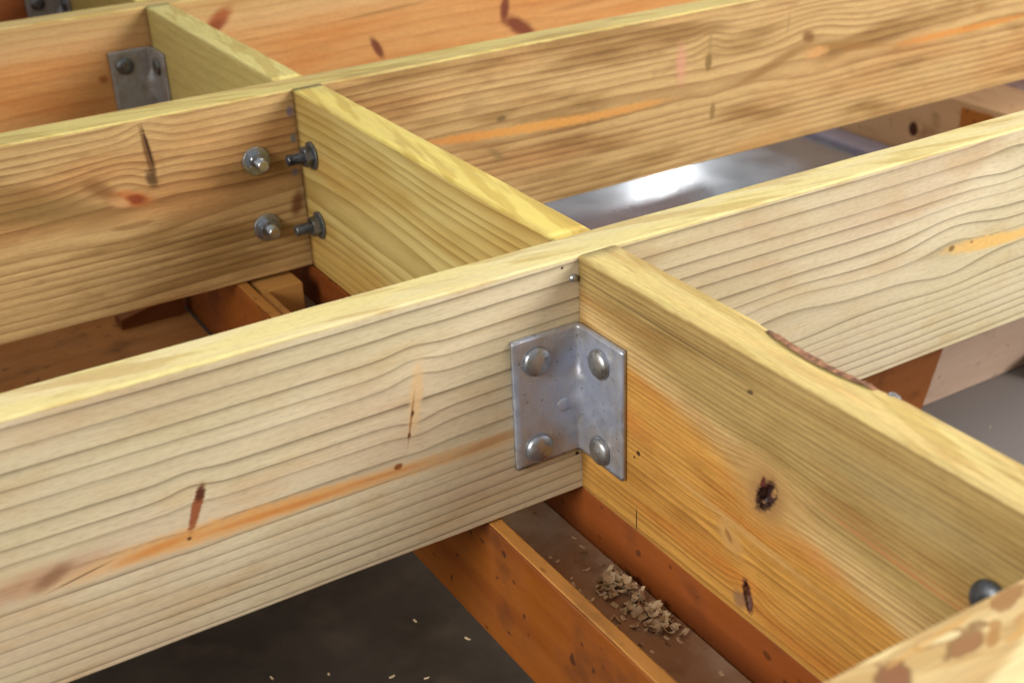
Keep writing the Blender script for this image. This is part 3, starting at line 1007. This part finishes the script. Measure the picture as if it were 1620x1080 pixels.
def chip(L, Wd, curl, twist, th=0.0004):
    n = 5
    top, bot = [], []
    for i in range(n + 1):
        u = i / n - 0.5
        a = u * curl
        for s in (-0.5, 0.5):
            wl = Wd * (1 - 0.5 * abs(u) ** 1.5)
            y = s * wl
            if curl > 0.1:
                R_ = L / curl
                p = (R_ * math.sin(a), y + u * twist * L, R_ * (1 - math.cos(a)))
            else:
                p = (u * L, y + u * twist * L, 0)
            top.append((p[0], p[1], p[2] + th)); bot.append(p)
    V = top + bot
    m = len(top)
    F = []
    for i in range(n):
        a = 2 * i
        F.append((a, a + 2, a + 3, a + 1))
        F.append((m + a, m + a + 1, m + a + 3, m + a + 2))
        F.append((a, m + a, m + a + 2, a + 2))
        F.append((a + 1, a + 3, m + a + 3, m + a + 1))
    F.append((0, 1, m + 1, m)); F.append((2 * n, m + 2 * n, m + 2 * n + 1, 2 * n + 1))
    return V, F


kinds = [chip(rnd.uniform(.006, .011), rnd.uniform(.0035, .0065), rnd.uniform(.4, 2.2), rnd.uniform(-.4, .4)) for _ in range(7)]


def placed(V, loc, rot, s):
    M = Matrix.Translation(loc) @ rot.to_matrix().to_4x4() @ Matrix.Scale(s, 4)
    return [M @ Vector(v) for v in V]


from mathutils import Euler
PV, PF = [], []
for i in range(150):
    u = rnd.random()
    yw = -0.055 - 0.075 * u + rnd.gauss(0, 0.006)
    xw = -0.006 - abs(rnd.gauss(0, 0.013))
    hz = max(0, 0.008 * (1 + xw / 0.03)) * rnd.random()
    V, F = rnd.choice(kinds)
    b = len(PV)
    PV += placed(V, Vector((xw, yw, -0.2346 + hz + 0.0006)), Euler((rnd.gauss(0, .5), rnd.gauss(0, .5), rnd.uniform(0, 6.3))), rnd.uniform(0.55, 1.0))
    PF += [tuple(b + k for k in f) for f in F]
pile = new_obj('wood_shavings', PV, PF, M_chip, smooth=False)
tag(pile, 'heap of pale wood shavings in the channel of the bearer', 'shavings', kind='stuff')
# single flakes lying about the heap and on the floor
flat = [chip(rnd.uniform(.006, .011), rnd.uniform(.003, .0055), rnd.uniform(.2, .7), rnd.uniform(-.3, .3)) for _ in range(5)]
fmesh = []
for V, F in flat:
    me = bpy.data.meshes.new('wood_flake')
    me.from_pydata(V, [], F); me.materials.append(M_chip); fmesh.append(me)
for i in range(30):
    o = bpy.data.objects.new('wood_flake', rnd.choice(fmesh))
    COL.objects.link(o)
    yw = rnd.choice((rnd.uniform(-0.06, 0.01), rnd.uniform(-0.21, -0.13), rnd.uniform(-0.15, -0.02)))
    o.location = (rnd.uniform(-0.05, -0.004), yw, -0.2346)
    o.rotation_euler = (0, 0, rnd.uniform(0, 6.3))
    s = rnd.uniform(0.4, 0.9)
    o.scale = (s, s, s)
    tag(o, 'single pale wood flake lying loose in the channel beside the heap', 'wood flake', 'loose flakes in the bearer channel')
for i in range(30):
    o = bpy.data.objects.new('wood_flake', rnd.choice(fmesh))
    COL.objects.link(o)
    if i < 12: o.location = (rnd.uniform(-0.34, -0.06), rnd.uniform(0.03, 0.20), FLOOR_Z + 0.0003)
    elif i < 18: o.location = ((-0.1922, 0.2281), (-0.1466, 0.2035), (-0.0997, 0.168), (-0.0458, 0.2256), (-0.0741, 0.1488), (-0.0165, 0.1748))[i - 12] + (FLOOR_Z + 0.0003,)
    else: o.location = (rnd.uniform(0.55, 0.95), rnd.uniform(-0.05, 0.22), FLOOR_Z + 0.0003)
    o.rotation_euler = (0, 0, rnd.uniform(0, 6.3))
    s = rnd.uniform(0.35, 0.75)
    o.scale = (s, s, s)
    tag(o, 'single pale wood flake lying on the dark concrete floor', 'wood flake', 'loose flakes on the floor')
